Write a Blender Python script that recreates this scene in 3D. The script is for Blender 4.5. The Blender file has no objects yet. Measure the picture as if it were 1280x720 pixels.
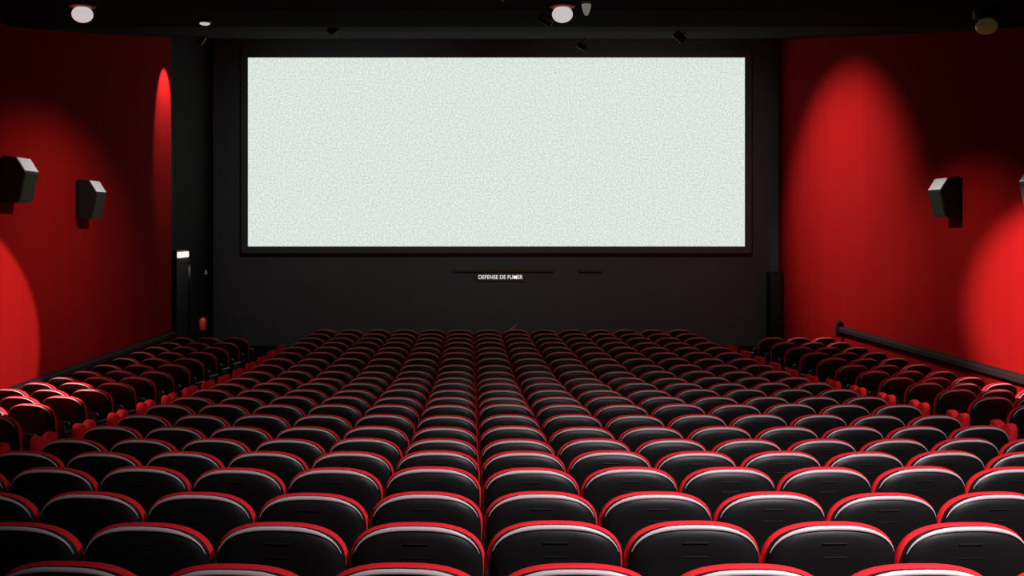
import bpy, math, random
from math import sin, cos, pi, tan, radians as RAD
from mathutils import Vector, Matrix
random.seed(4)
scene = bpy.context.scene
col = scene.collection

# ------------------------------------------------------------------ camera / world / exposure / lights
F = 1350.0                     # focal length in pixels of a 1280 px wide frame
PX, PY = 589.0, 285.0          # vanishing point of the hall
EYE = 3.0                      # eye height above the front floor
cd = bpy.data.cameras.new('camera')
cam = bpy.data.objects.new('camera', cd); col.objects.link(cam)
cam.location = (0, 0, EYE); cam.rotation_euler = (pi/2, 0, 0)
cd.sensor_width = 36; cd.lens = 36*F/1280
cd.shift_x = (640-PX)/1280; cd.shift_y = -(360-PY)/1280
cd.clip_start = .05; cd.clip_end = 100
scene.camera = cam
vs = scene.view_settings
vs.view_transform = 'Standard'; vs.look = 'None'; vs.gamma = 1; vs.use_curve_mapping = False
vs.exposure = 0.0
w = bpy.data.worlds.new('world'); scene.world = w; w.use_nodes = True
w.node_tree.nodes['Background'].inputs[0].default_value = (.5, .45, .47, 1)
w.node_tree.nodes['Background'].inputs[1].default_value = .02

def spot(name, loc, target, power, size, blend, color=(1, 1, 1), radius=.06):
    l = bpy.data.lights.new(name, 'SPOT'); l.energy = power; l.spot_size = RAD(size); l.spot_blend = blend
    l.color = color; l.shadow_soft_size = radius
    o = bpy.data.objects.new(name, l); col.objects.link(o); o.location = loc
    o.rotation_euler = (Vector(target)-Vector(loc)).to_track_quat('-Z', 'Y').to_euler()
    return o

XL, XR, XC = -6.21, 7.45, .62      # side walls, centre line
YF = 26.2                          # front wall
# house lights in the ceiling above the seats
HOUSE = [((2.9, 1.2, 5.6), (2.6, 3.9, 1.7), 2000, 92, 1, (.95, .93, 1.0)),
         ((.9, 5.2, 5.6), (1.5, 7.2, 1.3), 200, 120, 1, (1, .93, .92))]
for l, t, p, s, b, c in HOUSE: spot('house_light', l, t, p, s, b, c, .08)
# narrow fill lights added to brighten the red row ends
for x, y in ((-3.72, 10.2), (4.95, 11.0)):
    o = spot('row_end_fill', (x, y, 5.6), (x, y, 0), 800, 16, .8, (1, .88, .8), .04)
    o.rotation_euler = (0, 0, 0); o.scale = (.85, 7, 1)
# wall washers
WASH = [((2.3, 21.7, 6.6), (XR, 21.7, 3.5), 3000, 58, .7, (1.4, 1.05, 1)),
        ((1.0, 13.2, 5.5), (XR, 13.2, 1.95), 8500, 51, .55, (1, .47, 1)),
        ((.3, 11.7, 5.5), (XL, 11.8, 1.6), 6800, 53, .10, (1, .46, 1)),
        ((-5.50, 21.85, 6.72), (-6.21, 21.85, 5.55), 480, 50, .4, (1, 1, 1)),
        ((-2.0, 15.2, 5.75), (XL, 16.2, 2.8), 800, 48, 1, (2, 1, 1)),  # added fill for the dim left wall around the speakers
        ((3.2, 16.2, 5.8), (XR, 16.4, 2.2), 750, 40, 1, (2, 1, 1))]  # added fill for the lower part of the right wall
# added dim fill without real cans, lifting the tone of the front wall
for x in (-2.6, 3.84): spot('front_wall_fill', (x, 18.4, 6.15), (x, YF, 3.4), 240, 80, 1, (.78, 1, 1), .06)
for l, t, p, s, b, k in WASH:
    spot('wall_washer_light', l, t, p, s, b, (1, .9, .85), .05).scale = k

# ------------------------------------------------------------------ materials
def mat(name, color, rough=.6, spec=.5, noise=None, bump=None, emit=None, estr=0, coat=0, sheen=0):
    m = bpy.data.materials.new(name); m.use_nodes = True
    nt = m.node_tree; b = nt.nodes['Principled BSDF']
    b.inputs['Base Color'].default_value = (*color, 1)
    b.inputs['Roughness'].default_value = rough
    b.inputs['Specular IOR Level'].default_value = spec
    b.inputs['Coat Weight'].default_value = coat
    b.inputs['Sheen Weight'].default_value = sheen
    if emit:
        b.inputs['Emission Color'].default_value = (*emit, 1); b.inputs['Emission Strength'].default_value = estr
    if noise or bump:
        tc = nt.nodes.new('ShaderNodeTexCoord'); mp = nt.nodes.new('ShaderNodeMapping')
        nt.links.new(tc.outputs['Object'], mp.inputs['Vector'])
        nz = nt.nodes.new('ShaderNodeTexNoise'); nt.links.new(mp.outputs['Vector'], nz.inputs['Vector'])
        sc, amt, stretch = noise or bump
        mp.inputs['Scale'].default_value = stretch; nz.inputs['Scale'].default_value = sc; nz.inputs['Detail'].default_value = 4
        if noise:
            mx = nt.nodes.new('ShaderNodeMix'); mx.data_type = 'RGBA'
            nt.links.new(nz.outputs['Fac'], mx.inputs['Factor'])
            mx.inputs['A'].default_value = (*[c*(1-amt) for c in color], 1)
            mx.inputs['B'].default_value = (*[c*(1+amt) for c in color], 1)
            nt.links.new(mx.outputs['Result'], b.inputs['Base Color'])
        if bump:
            bp = nt.nodes.new('ShaderNodeBump'); bp.inputs['Strength'].default_value = bump[1]; bp.inputs['Distance'].default_value = .002
            nt.links.new(nz.outputs['Fac'], bp.inputs['Height']); nt.links.new(bp.outputs['Normal'], b.inputs['Normal'])
    return m

M_RED = mat('red_upholstery', (.80, .020, .027), .8, .10, bump=(300, .3, (1, 1, 1)))
M_SHELL = mat('black_seat_plastic', (.0075, .0062, .0066), .45, .33, bump=(220, .15, (1, 1, 1)))
M_LIP_GLINT = mat('pale_lip_glint', (.62, .52, .51), .38, .5)  # pale colour stands in for the highlight on the glossy black lip
M_METAL = mat('black_metal', (.015, .013, .013), .5, .4)
M_WALL = mat('red_wall_fabric', (.20, .0040, .0042), .92, .015, noise=(1.6, .16, (1, 2.2, .12)))
M_BLACK = mat('black_wall_paint', (.010, .008, .0085), .9, .1, noise=(2, .15, (1, 1, 1)))
M_CEIL = mat('black_ceiling_paint', (.005, .004, .0042), .95, .03, noise=(2, .15, (1, 1, 1)))
M_FLOOR = mat('dark_carpet', (.035, .010, .011), .95, .1, noise=(60, .3, (1, 1, 1)))
M_FRONT = mat('dark_grey_front_wall_cloth', (.125, .125, .13), .95, .05, noise=(2, .1, (1, 1, 1)))
M_RAIL = mat('dark_rail', (.014, .006, .006), .75, .15)
M_SPK = mat('black_speaker_plastic', (.010, .011, .008), .6, .25)
M_SPKTOP = mat('grey_speaker_bevel', (.72, .73, .76), .5, .4)
M_GRILLE = mat('olive_speaker_grille', (.018, .020, .012), .8, .1)
M_OPAL = mat('opal_lit_glass', (.8, .78, .76), .4, .4, emit=(1, .92, .9), estr=.55)
M_OPALOFF = mat('amber_glass_faint_glow', (.35, .24, .06), .45, .4, emit=(1, .75, .3), estr=.02)  # faint glow put into the glass though this lamp is off
M_RING = mat('red_brown_lamp_ring', (.35, .05, .03), .5, .4)
M_SIGNLIT = mat('lit_sign_face', (.8, .76, .72), .5, .3, emit=(1, .93, .86), estr=.9)
M_TEXT = mat('lit_letters', (.8, .78, .7), .5, .3, emit=(1, .97, .86), estr=.75)
M_BROWN = mat('brown_strip_wood', (.10, .075, .03), .6, .3)
M_DOOR = mat('black_door_paint', (.006, .006, .007), .6, .3)
M_EXT = mat('extinguisher_red', (.7, .06, .03), .35, .5)
M_PAPER = mat('pale_paper', (.75, .68, .72), .7, .2)
M_GREEN = mat('green_glare_glow', (.6, .7, .6), .4, .4, emit=(.75, .9, .75), estr=.15)  # greenish glare put into a glowing material

def screen_mat():
    m = bpy.data.materials.new('lit_screen_grain'); m.use_nodes = True; nt = m.node_tree
    b = nt.nodes['Principled BSDF']
    tc = nt.nodes.new('ShaderNodeTexCoord'); nz = nt.nodes.new('ShaderNodeTexNoise')
    nt.links.new(tc.outputs['Object'], nz.inputs['Vector'])
    nz.inputs['Scale'].default_value = 24; nz.inputs['Detail'].default_value = 2
    rp = nt.nodes.new('ShaderNodeValToRGB')
    rp.color_ramp.elements[0].position = .30; rp.color_ramp.elements[0].color = (.56, .63, .585, 1)
    rp.color_ramp.elements[1].position = .70; rp.color_ramp.elements[1].color = (.86, .925, .87, 1)
    nt.links.new(nz.outputs['Fac'], rp.inputs['Fac'])
    b.inputs['Base Color'].default_value = (.02, .02, .02, 1); b.inputs['Roughness'].default_value = .9
    b.inputs['Specular IOR Level'].default_value = 0
    nt.links.new(rp.outputs['Color'], b.inputs['Emission Color']); b.inputs['Emission Strength'].default_value = 1.0
    return m
M_SCREEN = screen_mat()

# ------------------------------------------------------------------ mesh helpers
class MB:
    def __init__(s): s.v = []; s.f = []; s.sm = []
    def add(s, v, f, smooth=False):
        n = len(s.v); s.v += [tuple(p) for p in v]
        s.f += [[i+n for i in q] for q in f]; s.sm += [smooth]*len(f)
    def box(s, c, d, bev=0.0, rot=None):
        x, y, z = [k/2 for k in d]
        if bev <= 0:
            v = [(sx*x, sy*y, sz*z) for sz in (-1, 1) for sx, sy in ((-1, -1), (1, -1), (1, 1), (-1, 1))]
            f = [(3, 2, 1, 0), (4, 5, 6, 7), (0, 1, 5, 4), (1, 2, 6, 5), (2, 3, 7, 6), (3, 0, 4, 7)]
            sm = False
        else:                      # rounded box: stacked rounded rectangles
            rings = []; n = 4
            def rr(ix, zz):
                pts = []; r = max(bev-ix, .0005)
                for qx, qy, a0 in ((1, 1, 0), (-1, 1, 90), (-1, -1, 180), (1, -1, 270)):
                    for k in range(n+1):
                        a = RAD(a0+90*k/n)
                        pts.append((qx*(x-bev)+r*cos(a), qy*(y-bev)+r*sin(a), zz))
                return pts
            prof = [(bev*(1-sin(RAD(90*k/4))), -z+bev*(1-cos(RAD(90*k/4)))) for k in range(5)]
            prof = prof + [(i, -zz) for i, zz in reversed(prof)]
            v = []; N = 4*(n+1)
            for ix, zz in prof: v += rr(ix, zz)
            f = [list(range(N))[::-1]]
            for k in range(len(prof)-1):
                for j in range(N): f.append((k*N+j, k*N+(j+1) % N, (k+1)*N+(j+1) % N, (k+1)*N+j))
            f.append([(len(prof)-1)*N+j for j in range(N)])
            sm = True
        m = rot if rot else Matrix.Identity(3)
        s.add([m @ Vector(p)+Vector(c) for p in v], f, sm)
    def loft(s, rings, cap=True, closed=True, smooth=True):
        N = len(rings[0]); v = [p for r in rings for p in r]; f = []
        for k in range(len(rings)-1):
            for j in range(N if closed else N-1):
                f.append((k*N+j, k*N+(j+1) % N, (k+1)*N+(j+1) % N, (k+1)*N+j))
        if cap:
            f.append(list(range(N))[::-1]); f.append([(len(rings)-1)*N+j for j in range(N)])
        s.add(v, f, smooth)
    def lathe(s, prof, c=(0, 0, 0), n=28, axis='z'):
        rings = []
        for r, h in prof:
            ring = []
            for k in range(n):
                a = 2*pi*k/n
                p = (r*cos(a), r*sin(a), h)
                if axis == 'x': p = (p[2], p[0], p[1])
                if axis == 'y': p = (p[1], p[2], p[0])
                ring.append((p[0]+c[0], p[1]+c[1], p[2]+c[2]))
            rings.append(ring)
        s.loft(rings)
    def tube(s, pts, rad, n=8):
        rings = []
        for i, p in enumerate(pts):
            p = Vector(p); a = Vector(pts[max(i-1, 0)]); b = Vector(pts[min(i+1, len(pts)-1)])
            t = (b-a).normalized(); up = Vector((0, 1, 0)) if abs(t.y) < .9 else Vector((1, 0, 0))
            u = t.cross(up).normalized(); q = t.cross(u)
            r = rad[i] if isinstance(rad, (list, tuple)) else rad
            rings.append([p+u*r*cos(2*pi*k/n)+q*r*sin(2*pi*k/n) for k in range(n)])
        s.loft(rings)
    def mesh(s, name, m):
        me = bpy.data.meshes.new(name); me.from_pydata(s.v, [], s.f)
        me.polygons.foreach_set('use_smooth', s.sm)
        me.materials.append(m); me.update()
        import bmesh
        bm = bmesh.new(); bm.from_mesh(me); bmesh.ops.recalc_face_normals(bm, faces=bm.faces)
        for e in bm.edges:
            if len(e.link_faces) == 2 and e.calc_face_angle(0) > RAD(50): e.smooth = False
        bm.to_mesh(me); bm.free()
        return me
    def build(s, name, m, parent=None, loc=(0, 0, 0)):
        o = bpy.data.objects.new(name, s.mesh(name, m)); col.objects.link(o)
        o.location = loc
        if parent: o.parent = parent
        return o

def tag(o, label=None, cat=None, group=None, kind=None):
    if label: o['label'] = label
    if cat: o['category'] = cat
    if group: o['group'] = group
    if kind: o['kind'] = kind
    return o
def empty(name, loc, rz=0):
    o = bpy.data.objects.new(name, None); col.objects.link(o); o.location = loc; o.rotation_euler = (0, 0, rz)
    o.empty_display_size = .1
    return o
def struct(o): o['kind'] = 'structure'; return o
def at(px, py, Y): return Vector(((px-PX)*Y/F, Y, EYE-(py-PY)*Y/F))

# ------------------------------------------------------------------ seating plan
PITCH = .56; R = 22.0; BACK_H = .95
ROWY = [706, 654, 617, 585, 565, 549, 533.5, 519, 505.5, 496, 487, 479, 472, 464, 456, 448, 440.5, 434, 428, 422, 417, 412]
NR = len(ROWY)
def row_dist(r): return F*PITCH*(4.65+1.15*r)*1e-3
def row_drop(r):                                   # how far the seat tops of row r lie below the eye
    if r <= 0: return row_drop_i(0)+r*(row_drop_i(1)-row_drop_i(0))
    if r >= NR-1: return row_drop_i(NR-1)
    i = int(r); t = r-i
    return row_drop_i(i)*(1-t)+row_drop_i(i+1)*t
def row_drop_i(i):
    return (ROWY[i]-PY)*row_dist(i)/F
def place(r, u):
    a = u/R; Y0 = row_dist(r); Y = Y0+R*(1-cos(a))
    k = Y/Y0 if r > -1 else 1.0
    return Vector((XC+R*sin(a), Y, EYE-row_drop(r)*k-BACK_H)), a

# ------------------------------------------------------------------ the hall
def floor():
    b = MB(); xs = [XL+(XR-XL)*i/40 for i in range(41)]; rings = []
    r = -2.5
    while row_dist(r) < YF+1.5:
        ring = []
        for x in xs:
            p, a = place(max(r, -.9), R*math.asin((x-XC)/R))
            y = p.y if r >= -.9 else p.y+row_dist(r)-row_dist(-.9)
            ring.append((x, y, p.z-.004+(0 if r >= -.9 else (-.9-r)*.11)))
        rings.append(ring); r += .25
    # back landing where the camera stands
    z0 = max(p[2] for p in rings[0])
    rings.insert(0, [(x, -3.2, z0+.02) for x in xs]); rings.insert(1, [(x, rings[1][0][1]-.3 if False else .6, z0+.02) for x in xs])
    b.loft(rings, cap=False, closed=False)
    return struct(b.build('floor', M_FLOOR))
floor()

def wall_box(name, x0, x1, y0, y1, z0, z1, m):
    b = MB(); b.box((0, 0, 0), (x1-x0, y1-y0, z1-z0))
    return struct(b.build(name, m, None, ((x0+x1)/2, (y0+y1)/2, (z0+z1)/2)))
YE = 22.35
wall_box('wall_left', XL-.2, XL, -3.2, YE, -.6, 8.2, M_WALL)
wall_box('wall_left_front', XL-.25, XL-.05, YE, YF+.3, -.6, 8.2, M_BLACK)
wall_box('wall_right', XR, XR+.2, -3.2, YF+.3, -.6, 8.2, M_WALL)
wall_box('wall_front', XL-.05, XR, YF, YF+.2, -.6, 8.2, M_FRONT)
wall_box('wall_back', XL, XR, -3.4, -3.2, -.6, 8.2, M_BLACK)
def ceiling():
    prof = [(-3.4, 5.66), (6, 5.66), (13.2, 5.66), (14.6, 5.72), (16, 5.92), (YF+.3, 7.62)]
    b = MB(); x0, x1 = XL-.25, XR+.2
    b.loft([[(x0, y, z), (x1, y, z), (x1, y, z+.2), (x0, y, z+.2)] for y, z in prof], smooth=False)
    return struct(b.build('ceiling', M_CEIL))
ceiling()
def ceil_z(y):
    if y < 13.2: return 5.66
    if y < 14.6: return 5.66+.06*(y-13.2)/1.4
    if y < 16: return 5.72+.2*(y-14.6)/1.4
    return 5.92+1.70*(y-16)/(YF+.3-16)

def rail(name, x, sgn, y0, y1, z):
    b = MB(); d = .11; h = .13                    # moulded rail: rounded section swept along the wall
    sec = [(0, -h/2), (d*.6, -h/2), (d*.9, -h/2+.02), (d, -h/4), (d, h/4), (d*.9, h/2-.02), (d*.6, h/2), (0, h/2)]
    b.loft([[(x+sgn*px, y, z+pz) for px, pz in sec] for y in (y0, y1)], smooth=False)
    return struct(b.build(name, M_RAIL))
rail('trim_1', XL, 1, -3.2, YE-.02, .80)
rail('trim_2', XR, -1, -3.2, 21.6, .96)
# rail end post on the right wall
b = MB(); b.box((0, 0, 0), (.14, .12, .22), .025); b.lathe([(.0, .11), (.055, .115), (.07, .16), (.05, .2), (0, .215)])
struct(b.build('trim_3', M_RAIL, None, (XR-.075, 21.66, .93)))
# low curb under the front wall
wall_box('baseboard_front', XL, XR, YF-.03, YF, -.3, .14, M_METAL)

# ------------------------------------------------------------------ screen
sx0, sx1 = (310-PX)*26/F, (931-PX)*26/F
sz1, sz0 = EYE+(PY-72)*26/F, EYE+(PY-308)*26/F
scr = empty('cinema_screen', ((sx0+sx1)/2, 26.0, sz0))
b = MB(); W, H = sx1-sx0, sz1-sz0
b.box((0, .02, H/2), (W, .04, H)); b.build('screen_surface', M_SCREEN, scr)
b = MB(); t = .16
for c, d in (((0, .07, -t/2), (W+2*t, .18, t)), ((0, .07, H+t/2), (W+2*t, .18, t)), ((-W/2-t/2, .07, H/2), (t, .18, H)), ((W/2+t/2, .07, H/2), (t, .18, H))): b.box(c, d)
b.build('masking_frame', M_FRONT, scr)
tag(scr, 'wide blank white cinema screen glowing on the black front wall', 'screen')

# lit lettering under the screen
sg = empty('lit_sign', ((598+653)/2*YF/F-PX*YF/F, YF, EYE-(346.5-PY)*YF/F))
b = MB(); b.box((0, -.02, 0), (1.2, .04, .2), .015); b.build('sign_board', M_FRONT, sg)
fc = bpy.data.curves.new('letters', 'FONT'); fc.body = 'DEFENSE DE FUMER'; fc.size = .135; fc.align_x = 'CENTER'; fc.align_y = 'CENTER'; fc.extrude = .004; fc.offset = .001
fo = bpy.data.objects.new('letters_curve', fc); col.objects.link(fo)
bpy.context.view_layer.update()
me = bpy.data.meshes.new_from_object(fo.evaluated_get(bpy.context.evaluated_depsgraph_get()))
bpy.data.objects.remove(fo)
xs = [v.co.x for v in me.vertices]; wd = max(xs)-min(xs)
for v in me.vertices: v.co.x = v.co.x*1.07/wd
me.materials.clear(); me.materials.append(M_TEXT)
lo = bpy.data.objects.new('letters', me); col.objects.link(lo); lo.parent = sg
lo.location = (0, -.046, 0); lo.rotation_euler = (pi/2, 0, 0)
tag(sg, 'lit white no-smoking lettering on the black wall under the screen', 'sign')

def strip(x0, x1, name, label, cuts=()):
    xa, xb = (x0-PX)*YF/F, (x1-PX)*YF/F
    b = MB(); edges = [x0]+[c for p in cuts for c in p]+[x1]
    for k in range(0, len(edges), 2):
        a, c = (edges[k]-PX)*YF/F, (edges[k+1]-PX)*YF/F
        b.box(((a+c)/2-(xa+xb)/2, -.04, 0), (c-a, .08, .07), .01)
    o = b.build(name, M_BROWN, None, ((xa+xb)/2, YF, EYE-(338-PY)*YF/F))
    tag(o, label, 'strip')
strip(567, 692, 'wall_strip', 'long dim brown strip running just above the lit lettering')
strip(723, 752, 'wall_strip', 'short dim brown strip right of the lit lettering under the screen')

# ------------------------------------------------------------------ cinema seats
N_TOP = 22
def outline(inset, n=2.7, a=.273, b=.175, zt=BACK_H, zb=.30, lo=.96):
    a -= inset; b -= inset*.85; top = zt-inset; zc = top-b; pts = []
    zb += inset; ab = a*lo; rc = .06
    pts.append((-ab+rc, zb)); pts.append((-ab+rc*.3, zb+rc*.3*.4)); pts.append((-ab, zb+rc))
    pts.append((-(a+ab)/2, (zb+rc+zc)/2))
    for k in range(N_TOP+1):
        t = pi-pi*k/N_TOP
        c, s_ = cos(t), sin(t)
        pts.append((math.copysign(abs(c)**(2/n), c)*a, zc+b*abs(s_)**(2/n)))
    pts.append(((a+ab)/2, (zb+rc+zc)/2))
    pts.append((ab, zb+rc)); pts.append((ab-rc*.3, zb+rc*.3*.4)); pts.append((ab-rc, zb))
    return pts
LEAN = tan(RAD(9)); YO = .05
def lean(x, y, z): return (x, y+YO-(z-.3)*LEAN, z)
def shell_mb():
    b = MB()
    prof = [(-.020, .13), (-.019, .09), (-.014, .05), (-.006, .030), (.004, .016), (.014, .006), (.034, .004)]
    b.loft([[lean(x, y, z) for x, z in outline(i)] for y, i in prof])
    for dz, wd in ((.070, .10), (.128, .10)):           # two low ribs across the back of the shell
        z = BACK_H-dz; v = []
        for sx in (-1, 1):
            for y, zz in ((-.016, -.004), (-.0215, -.003), (-.0225, .0005), (-.0215, .003), (-.016, .004)): v.append(lean(sx*wd/2, y, z+zz))
        b.add(v, [(k, k+1, k+6, k+5) for k in range(4)]+[(4, 3, 2, 1, 0), (5, 6, 7, 8, 9)])
    return b
def lip_glint_mb():  # strip tapers at the shoulders like the highlight it paints
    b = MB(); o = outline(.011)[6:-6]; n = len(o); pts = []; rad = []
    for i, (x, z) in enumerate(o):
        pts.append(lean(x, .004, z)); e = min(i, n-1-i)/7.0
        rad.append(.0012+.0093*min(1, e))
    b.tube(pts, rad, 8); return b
def cushion_mb():
    b = MB()
    prof = [(.026, .012), (.031, -.001), (.040, -.006), (.056, -.008), (.068, -.005), (.082, .008), (.092, .03), (.098, .07), (.099, .12)]
    b.loft([[lean(x, y, z) for x, z in outline(i+.004, lo=.86)] for y, i in prof]); return b
def tipped_seat_mb():
    b = MB(); b.box((0, .275, .52), (.46, .11, .42), .045, Matrix.Rotation(RAD(-14), 3, 'X')); return b
def arm_mb(x):
    b = MB(); b.box((x, .33, .625), (.034, .32, .045), .018); return b
def stand_mb(x):
    b = MB(); b.box((x, .29, .30), (.03, .20, .61), .008); b.box((x, .29, .012), (.06, .34, .024), .008); return b
def end_panel_mb(x):
    b = MB(); sec = []
    # side profile of the padded wing, two soft lobes on top
    prof = [(.04, .42), (.03, .70), (-.015, .86), (-.02, .91), (.0, .945), (.035, .955), (.07, .945), (.10, .915), (.13, .905),
            (.16, .915), (.19, .945), (.225, .955), (.26, .945), (.28, .91), (.275, .86), (.25, .70), (.22, .42)]
    cy = .13; cz = .70
    rings = []
    for dx, s_ in ((-.038, .80), (-.036, .90), (-.028, .97), (-.014, 1), (.014, 1), (.028, .97), (.036, .90), (.038, .80)):
        rings.append([(x+dx, cy+(y-cy)*s_, cz+(z-cz)*(s_*.3+.7)) for y, z in prof])
    b.loft(rings); return b

ME = {'back_shell': (shell_mb().mesh('back_shell', M_SHELL)), 'trim': lip_glint_mb().mesh('trim', M_LIP_GLINT),
      'back_cushion': cushion_mb().mesh('back_cushion', M_RED), 'seat': tipped_seat_mb().mesh('seat', M_SHELL),
      'armrest': arm_mb(-.28).mesh('armrest', M_SHELL), 'leg': stand_mb(-.28).mesh('leg', M_METAL),
      'armrest_r': arm_mb(.28).mesh('armrest', M_SHELL), 'leg_r': stand_mb(.28).mesh('leg', M_METAL),
      'end_l': end_panel_mb(-.325).mesh('end_panel', M_RED), 'end_r': end_panel_mb(.325).mesh('end_panel', M_RED)}
def part(name, me, parent):
    o = bpy.data.objects.new(name, me); col.objects.link(o); o.parent = parent; return o
def make_seat():
    t = empty('cinema_chair', (0, 0, 0))
    part('back_shell', ME['back_shell'], t)
    tr = part('trim', ME['trim'], t); tr['label'] = 'pale strip painted in as lip highlight'  # pale strip painted as the highlight of the black lip
    q = part('back_cushion', ME['back_cushion'], t); q['label'] = 'red padded front'
    part('seat', ME['seat'], t)
    part('armrest', ME['armrest'], t); part('leg', ME['leg'], t)
    return t
def copy_thing(o):
    c = o.copy(); col.objects.link(c)
    for ch in o.children:
        d = ch.copy(); col.objects.link(d); d.parent = c
    return c

ORD = ['first', 'second', 'third', 'fourth', 'fifth', 'sixth', 'seventh', 'eighth', 'ninth', 'tenth', 'eleventh', 'twelfth',
       'thirteenth', 'fourteenth', 'fifteenth', 'sixteenth', 'seventeenth', 'eighteenth', 'nineteenth', 'twentieth', 'twenty-first', 'twenty-second']
AISLE = .98
plan = []                                     # (row, u, block, index)
for r in range(NR):
    for k in range(1, 7): plan.append((r, -PITCH*(k+.5), 'L', k))
    for k in range(1, 9): plan.append((r, PITCH*(k-1.5), 'R', k))
    if r <= 19:
        for k in range(1, 4):
            u = 7*PITCH+AISLE+PITCH*(k-.5)
            plan.append((r, u, 'SR', k)); plan.append((r, -u, 'SL', k))
EDGE = {1: 'beside the aisle', 2: 'in the middle', 3: 'nearest the wall'}
def visible(r, u):
    p, a = place(r, u)
    for du in (-.27, 0, .27):
        q = Vector((p.x+du*cos(a), p.y+du*sin(a), p.z+BACK_H))
        x = PX+F*q.x/q.y; y = PY+F*(EYE-q.z)/q.y
        if -4 < x < 1284 and y < 722: return True
    return False
# the L block's first seat straddles the plan's centre gap: u of seat k left of the gap is -(k+.5)+1 pitches
plan = [(r, (u if blk != 'L' else -PITCH*(k+.5)), blk, k) for r, u, blk, k in plan if True]
plan = [q for q in plan if visible(q[0], q[1])]
plan.sort(key=lambda q: place(q[0], q[1])[0].y)
proto = make_seat(); first = True
rest = plan[300:]
for r, u, blk, k in plan[:300]:
    p, a = place(r, u)
    o = proto if first else copy_thing(proto)
    if first: kids = None
    o.location = p+Vector((0, 0, random.uniform(-.002, .009))); o.rotation_euler = (0, 0, a)
    rowt = ORD[r]+' row'
    if blk == 'L': lab = 'black-backed red chair in the %s from the camera, %s left of the centre gap' % (rowt, ORD[k-1])
    elif blk == 'R': lab = 'black-backed red chair in the %s from the camera, %s right of the centre gap' % (rowt, ORD[k-1])
    elif blk == 'SL': lab = 'black-backed chair in the left side block, %s from the camera, %s' % (rowt, EDGE[k])
    else: lab = 'black-backed chair in the right side block, %s from the camera, %s' % (rowt, EDGE[k])
    tag(o, lab, 'chair', {'L': 'central block of cinema chairs', 'R': 'central block of cinema chairs', 'SL': 'left side block of cinema chairs', 'SR': 'right side block of cinema chairs'}[blk])
    o['_end'] = 1 if (blk == 'L' and k == 6) else 2 if (blk == 'R' and k == 8) else 3 if (blk == 'SL' and k == 1) or (blk == 'SR' and k == 3) else 0
    first = False
for o in [q for q in col.objects if q.name.startswith('cinema_chair')]:
    e = o['_end']; del o['_end']
    if e == 1: part('end_panel', ME['end_l'], o)
    if e in (2, 3): part('armrest', ME['armrest_r'], o); part('leg', ME['leg_r'], o)
    if e == 2: part('end_panel', ME['end_r'], o)
# the farthest, darkest seats as one object
if rest:
    V = []; FC = []; MI = []; SM = []
    mats = [M_SHELL, M_LIP_GLINT, M_RED, M_METAL]; mi = {'back_shell': 0, 'trim': 1, 'back_cushion': 2, 'seat': 0, 'armrest': 0, 'leg': 3, 'end_l': 2, 'end_r': 2}
    for r, u, blk, k in rest:
        p, a = place(r, u); mtx = Matrix.Translation(p) @ Matrix.Rotation(a, 4, 'Z')
        keys = ['back_shell', 'trim', 'back_cushion', 'seat', 'armrest', 'leg']
        if r < 18 and blk == 'L' and k == 6: keys.append('end_l')
        if r < 18 and blk == 'R' and k == 8: keys.append('end_r')
        for key in keys:
            me = ME[key]; n = len(V)
            V += [tuple(mtx @ v.co) for v in me.vertices]
            for pl in me.polygons: FC.append([i+n for i in pl.vertices]); MI.append(mi[key]); SM.append(pl.use_smooth)
    me = bpy.data.meshes.new('distant_seats'); me.from_pydata(V, [], FC)
    for m in mats: me.materials.append(m)
    me.polygons.foreach_set('material_index', MI); me.polygons.foreach_set('use_smooth', SM); me.update()
    o = bpy.data.objects.new('distant_seats', me); col.objects.link(o)
    tag(o, 'dark farthest rows of cinema seats in front of the black wall under the screen', 'seats', None, 'stuff')

# ------------------------------------------------------------------ wall speakers
def speaker(name, y, ztop, side, label, h=.62, dp=.33, wd=.46):
    x = XL if side < 0 else XR
    s = -side                                   # direction into the hall
    t = empty(name, (x+s*.015, y, ztop-h))
    # section (depth, height): upright back, sloped lit bevel at the top front, front leaning back to the foot
    def prism(sec, y0, y1, ta=1.0):
        b = MB(); b.loft([[(s*d, yy, z) for d, z in sec] for yy in (y0, y1)], smooth=False); return b
    body = [(.03, 0), (dp*.70, 0), (dp*.96, h*.66), (dp*.60, h*.965), (.03, h)]
    prism(body, -wd/2, wd/2).build('cabinet', M_SPK, t)
    def q(a, b_, t_): return (a[0]+(b_[0]-a[0])*t_, a[1]+(b_[1]-a[1])*t_)
    f0, f1, f2 = body[1], body[2], body[3]
    n1 = Vector((f1[1]-f0[1], -(f1[0]-f0[0]))).normalized()*.012; n2 = Vector((f2[1]-f1[1], -(f2[0]-f1[0]))).normalized()*.012
    g0, g1 = q(f0, f1, .06), q(f0, f1, .95)
    prism([g0, (g0[0]+n1.x, g0[1]+n1.y), (g1[0]+n1.x, g1[1]+n1.y), g1], -wd/2+.02, wd/2-.02).build('grille', M_GRILLE, t)
    g0, g1 = q(f1, f2, .04), q(f1, f2, .96)
    o = prism([g0, (g0[0]+n2.x, g0[1]+n2.y), (g1[0]+n2.x, g1[1]+n2.y), g1], -wd/2+.01, wd/2-.01).build('top_bevel', M_SPKTOP, t)
    o['label'] = 'pale grey sloped top face'
    b = MB(); b.box((s*.01, 0, h*.5), (.05, .16, h*.5), .008); b.build('bracket', M_METAL, t)
    tag(t, label, 'speaker', 'wall speakers')
speaker('wall_speaker', 14.44, 3.957, -1, 'black wall speaker with pale top on the left red wall, nearest the camera')
speaker('wall_speaker', 17.17, 3.77, -1, 'smaller looking black wall speaker on the left red wall, nearer the screen')
speaker('wall_speaker', 16.6, 3.785, 1, 'black wall speaker on the right red wall beside the bright wash')
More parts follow.
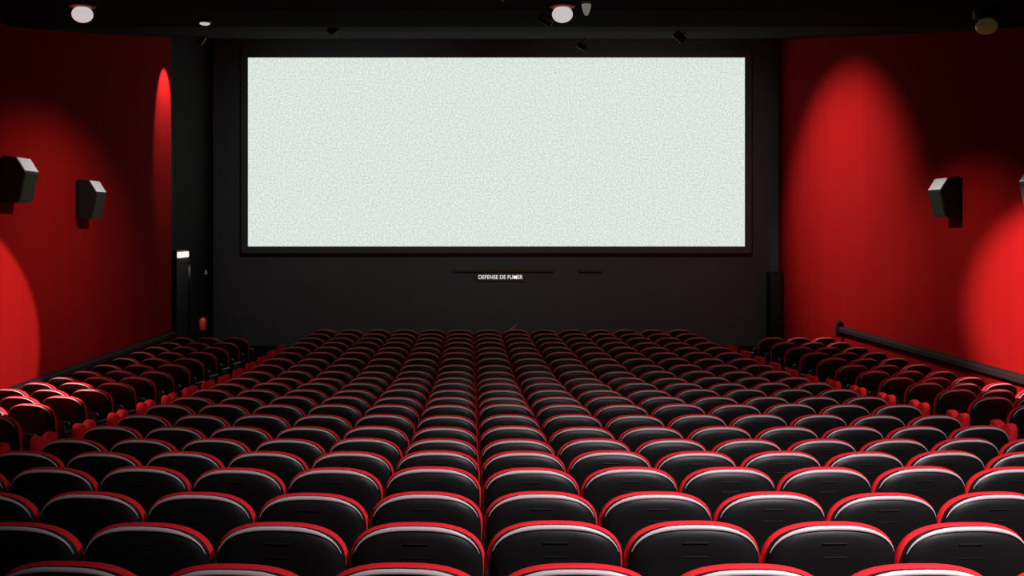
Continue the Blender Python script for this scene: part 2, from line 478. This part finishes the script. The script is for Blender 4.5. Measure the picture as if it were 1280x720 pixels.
speaker('wall_speaker', 13.8, 3.80, 1, 'black wall speaker cut off by the right edge of the frame')

# ------------------------------------------------------------------ ceiling lamps
def globe_lamp(px, py, Y, lit, label):
    p = at(px, py, Y); zc = ceil_z(Y)
    t = empty('ceiling_lamp', (p.x, Y, zc)); d = zc-p.z
    b = MB(); b.lathe([(0, 0), (.15, 0), (.155, -.015), (.15, -max(d-.10, .02)), (.13, -max(d-.09, .03)), (0, -max(d-.09, .03))]); b.build('mounting_ring', M_RING if lit else M_METAL, t)
    b = MB(); b.lathe([(.002, -d+.10)]+[(.124*sin(RAD(a)), -d+.098*cos(RAD(a))) for a in range(12, 180, 12)]+[(.002, -d-.098)], n=32)
    b.build('diffuser', M_OPAL if lit else M_OPALOFF, t)
    if lit: spot('ceiling_lamp_light', (p.x, Y, p.z-.11), (p.x, Y, 0), lit, 165, 1, (1, .92, .9), .1).parent = None
    tag(t, label, 'lamp', 'round ceiling lamps')
globe_lamp(103, 18, 12.9, 40, 'round glowing ceiling lamp above the left red wall')
globe_lamp(703, 18, 12.9, 4, 'round glowing ceiling lamp above the middle of the screen')
globe_lamp(1233, 33, 13.1, 0, 'round unlit amber ceiling lamp in the dark upper right corner')
p = at(256, 32, 14.05)
t = empty('recessed_downlight', (p.x, 14.05, ceil_z(14.05)))
b = MB(); b.lathe([(.05, .0), (.085, 0), (.085, -.012), (.07, -.03), (.05, -.03)]); b.build('bezel', M_METAL, t)
b = MB(); b.lathe([(.001, -.012), (.064, -.012), (.064, -.045), (.04, -.055), (.001, -.058)]); b.build('lens', M_OPAL, t)
tag(t, 'tiny recessed ceiling downlight left of the screen top', 'lamp')
p = at(733, 2, 12.6)
t = empty('glare_cone', (p.x, 12.6, 5.66))  # added glowing cone standing in for a greenish glare
b = MB(); b.lathe([(.001, 0), (.05, 0), (.05, -.02), (.012, -.03), (.012, -.05), (.001, -.05)]); b.build('glare_cone_mount', M_METAL, t)
b = MB(); b.lathe([(.001, -.05), (.055, -.05), (.052, -.08), (.036, -.14), (.02, -.175), (.001, -.185)]); b.build('glow_cone', M_GREEN, t)
tag(t, 'small pale green glowing cone standing in for glare beside the middle ceiling lamp', 'lamp')
# wall washer cans
names = ['black spot can on the ceiling aimed at the right red wall near the screen', 'black spot can on the ceiling aimed at the right wall nearer the seats',
         'black spot can on the ceiling aimed at the left red wall nearer the seats', 'black spot can lighting the front end of the left red wall',
         'black spot can added as fill above the two left wall speakers', 'black spot can added as fill above the right wall speakers']
for (l, tg, pw, sz, bl, kx), lab in zip(WASH, names):
    dirv = (Vector(tg)-Vector(l)).normalized(); q = dirv.to_track_quat('-Z', 'Y').to_matrix()
    t = empty('spot_can', (l[0], l[1], ceil_z(l[1])))
    b = MB(); tmp = MB(); tmp.lathe([(.055, -.02), (.06, -.02), (.06, .16), (.001, .165), (.001, .155), (.055, .15)], n=20)
    off = Vector((0, 0, l[2]-ceil_z(l[1])))
    b.add([q @ Vector(v)+off+(-dirv*.03) for v in tmp.v], tmp.f, True); b.build('housing', M_METAL, t)
    b = MB(); top = -dirv*.15+off; b.tube([(0, 0, .0), (0, 0, -.03), tuple(top)], .014, 8); b.build('bracket', M_METAL, t)
    tag(t, lab, 'spotlight', 'wall washing spot cans')

# ------------------------------------------------------------------ left exit, extinguisher, small things
XD = XL-.05
y0, y1 = 22.62, 23.75
d = empty('door_1', (XD, (y0+y1)/2, 0)); struct(d)
b = MB(); b.box((.03, 0, 1.15), (.06, y1-y0-.12, 2.25)); b.build('door_leaf', M_DOOR, d)
b = MB()
for yy in (-(y1-y0)/2+.03, (y1-y0)/2-.03): b.box((.045, yy, 1.16), (.09, .06, 2.32))
b.box((.045, 0, 2.30), (.09, y1-y0, .06)); b.build('door_frame', M_METAL, d)
b = MB(); b.tube([(.06, .32, 1.0), (.11, .32, 1.0), (.11, .32, 1.25), (.06, .32, 1.25)], .012); b.build('door_handle', M_METAL, d)
t = empty('exit_light', (XD, 23.15, EYE-(318-PY)*23.15/F))
b = MB(); b.box((.03, 0, 0), (.06, .86, .20), .015); b.build('housing', M_METAL, t)
b = MB(); b.box((.085, 0, -.005), (.05, .80, .13), .02); b.build('lit_face', M_SIGNLIT, t)
spot('exit_glow', (XD+.13, 23.5, 2.35), (XD+.1, 24.8, .55), 45, 34, 1, (1, .9, .85), .04)
tag(t, 'glowing white exit light over the dark doorway at the left', 'light')
t = empty('fire_extinguisher', (XD+.11, 24.75, EYE-(413-PY)*24.75/F))
b = MB(); b.lathe([(.001, 0), (.07, 0), (.078, .012), (.078, .22), (.066, .26), (.03, .285), (.026, .30), (.001, .30)]); b.build('cylinder', M_EXT, t)
b = MB(); b.lathe([(.001, .30), (.024, .30), (.024, .335), (.001, .335)]); b.box((0, -.03, .345), (.02, .12, .018), .005); b.build('valve', M_METAL, t)
b = MB(); b.tube([(.02, .02, .32), (.07, .07, .31), (.09, .085, .24), (.085, .07, .12)], .009); b.build('hose', M_METAL, t)
b = MB(); b.box((-.094, 0, .16), (.03, .06, .2), .006); b.build('bracket', M_METAL, t)
tag(t, 'small red fire extinguisher on the black wall right of the dark doorway', 'extinguisher')
p = at(261, 340, 25.45)
b = MB(); b.loft([[(XD+.002, 25.45-.14, p.z-.05), (XD+.002, 25.45+.14, p.z-.05), (XD+.002, 25.45, p.z+.06)], [(XD+.02, 25.45-.14, p.z-.05), (XD+.02, 25.45+.14, p.z-.05), (XD+.02, 25.45, p.z+.06)]], smooth=False)
tag(b.build('wall_sign', M_PAPER), 'tiny pale triangular sign on the black wall right of the exit light', 'sign')

# tall black box beside the right wall
x0 = (960-PX)*26/F
t = empty('black_cabinet', ((x0+XR-.02)/2, 25.95, -.09))
cw = XR-.02-x0; ch = EYE-(340-PY)*26/F+.09
b = MB(); b.box((0, 0, ch/2), (cw, .42, ch), .015); b.build('body', M_DOOR, t)
b = MB(); b.box((0, -.215, ch*.5), (cw-.05, .012, ch-.1), .004); b.build('front_panel', M_METAL, t)
tag(t, 'tall narrow black cabinet standing against the right end of the front wall', 'cabinet')

# pale rod rising above the front seats
p = at(640, 412, 22.75)
b = MB()
b.tube([(-.28, 0, -1.05), (-.26, 0, -.5), (-.10, 0, -.06), (-.02, 0, .0), (.03, 0, .025), (.09, 0, .085), (.13, 0, .15)], [.012, .012, .014, .026, .03, .022, .01], 10)
b.lathe([(.001, 0), (.13, 0), (.13, .015), (.02, .03), (.001, .03)], (-.28, 0, -1.07), 20)
b.build('pale_rod', M_PAPER, None, (p.x, 22.75, p.z))
o = col.objects['pale_rod']; tag(o, 'small pale slanted rod rising above the farthest seats, below the lettering', 'rod')
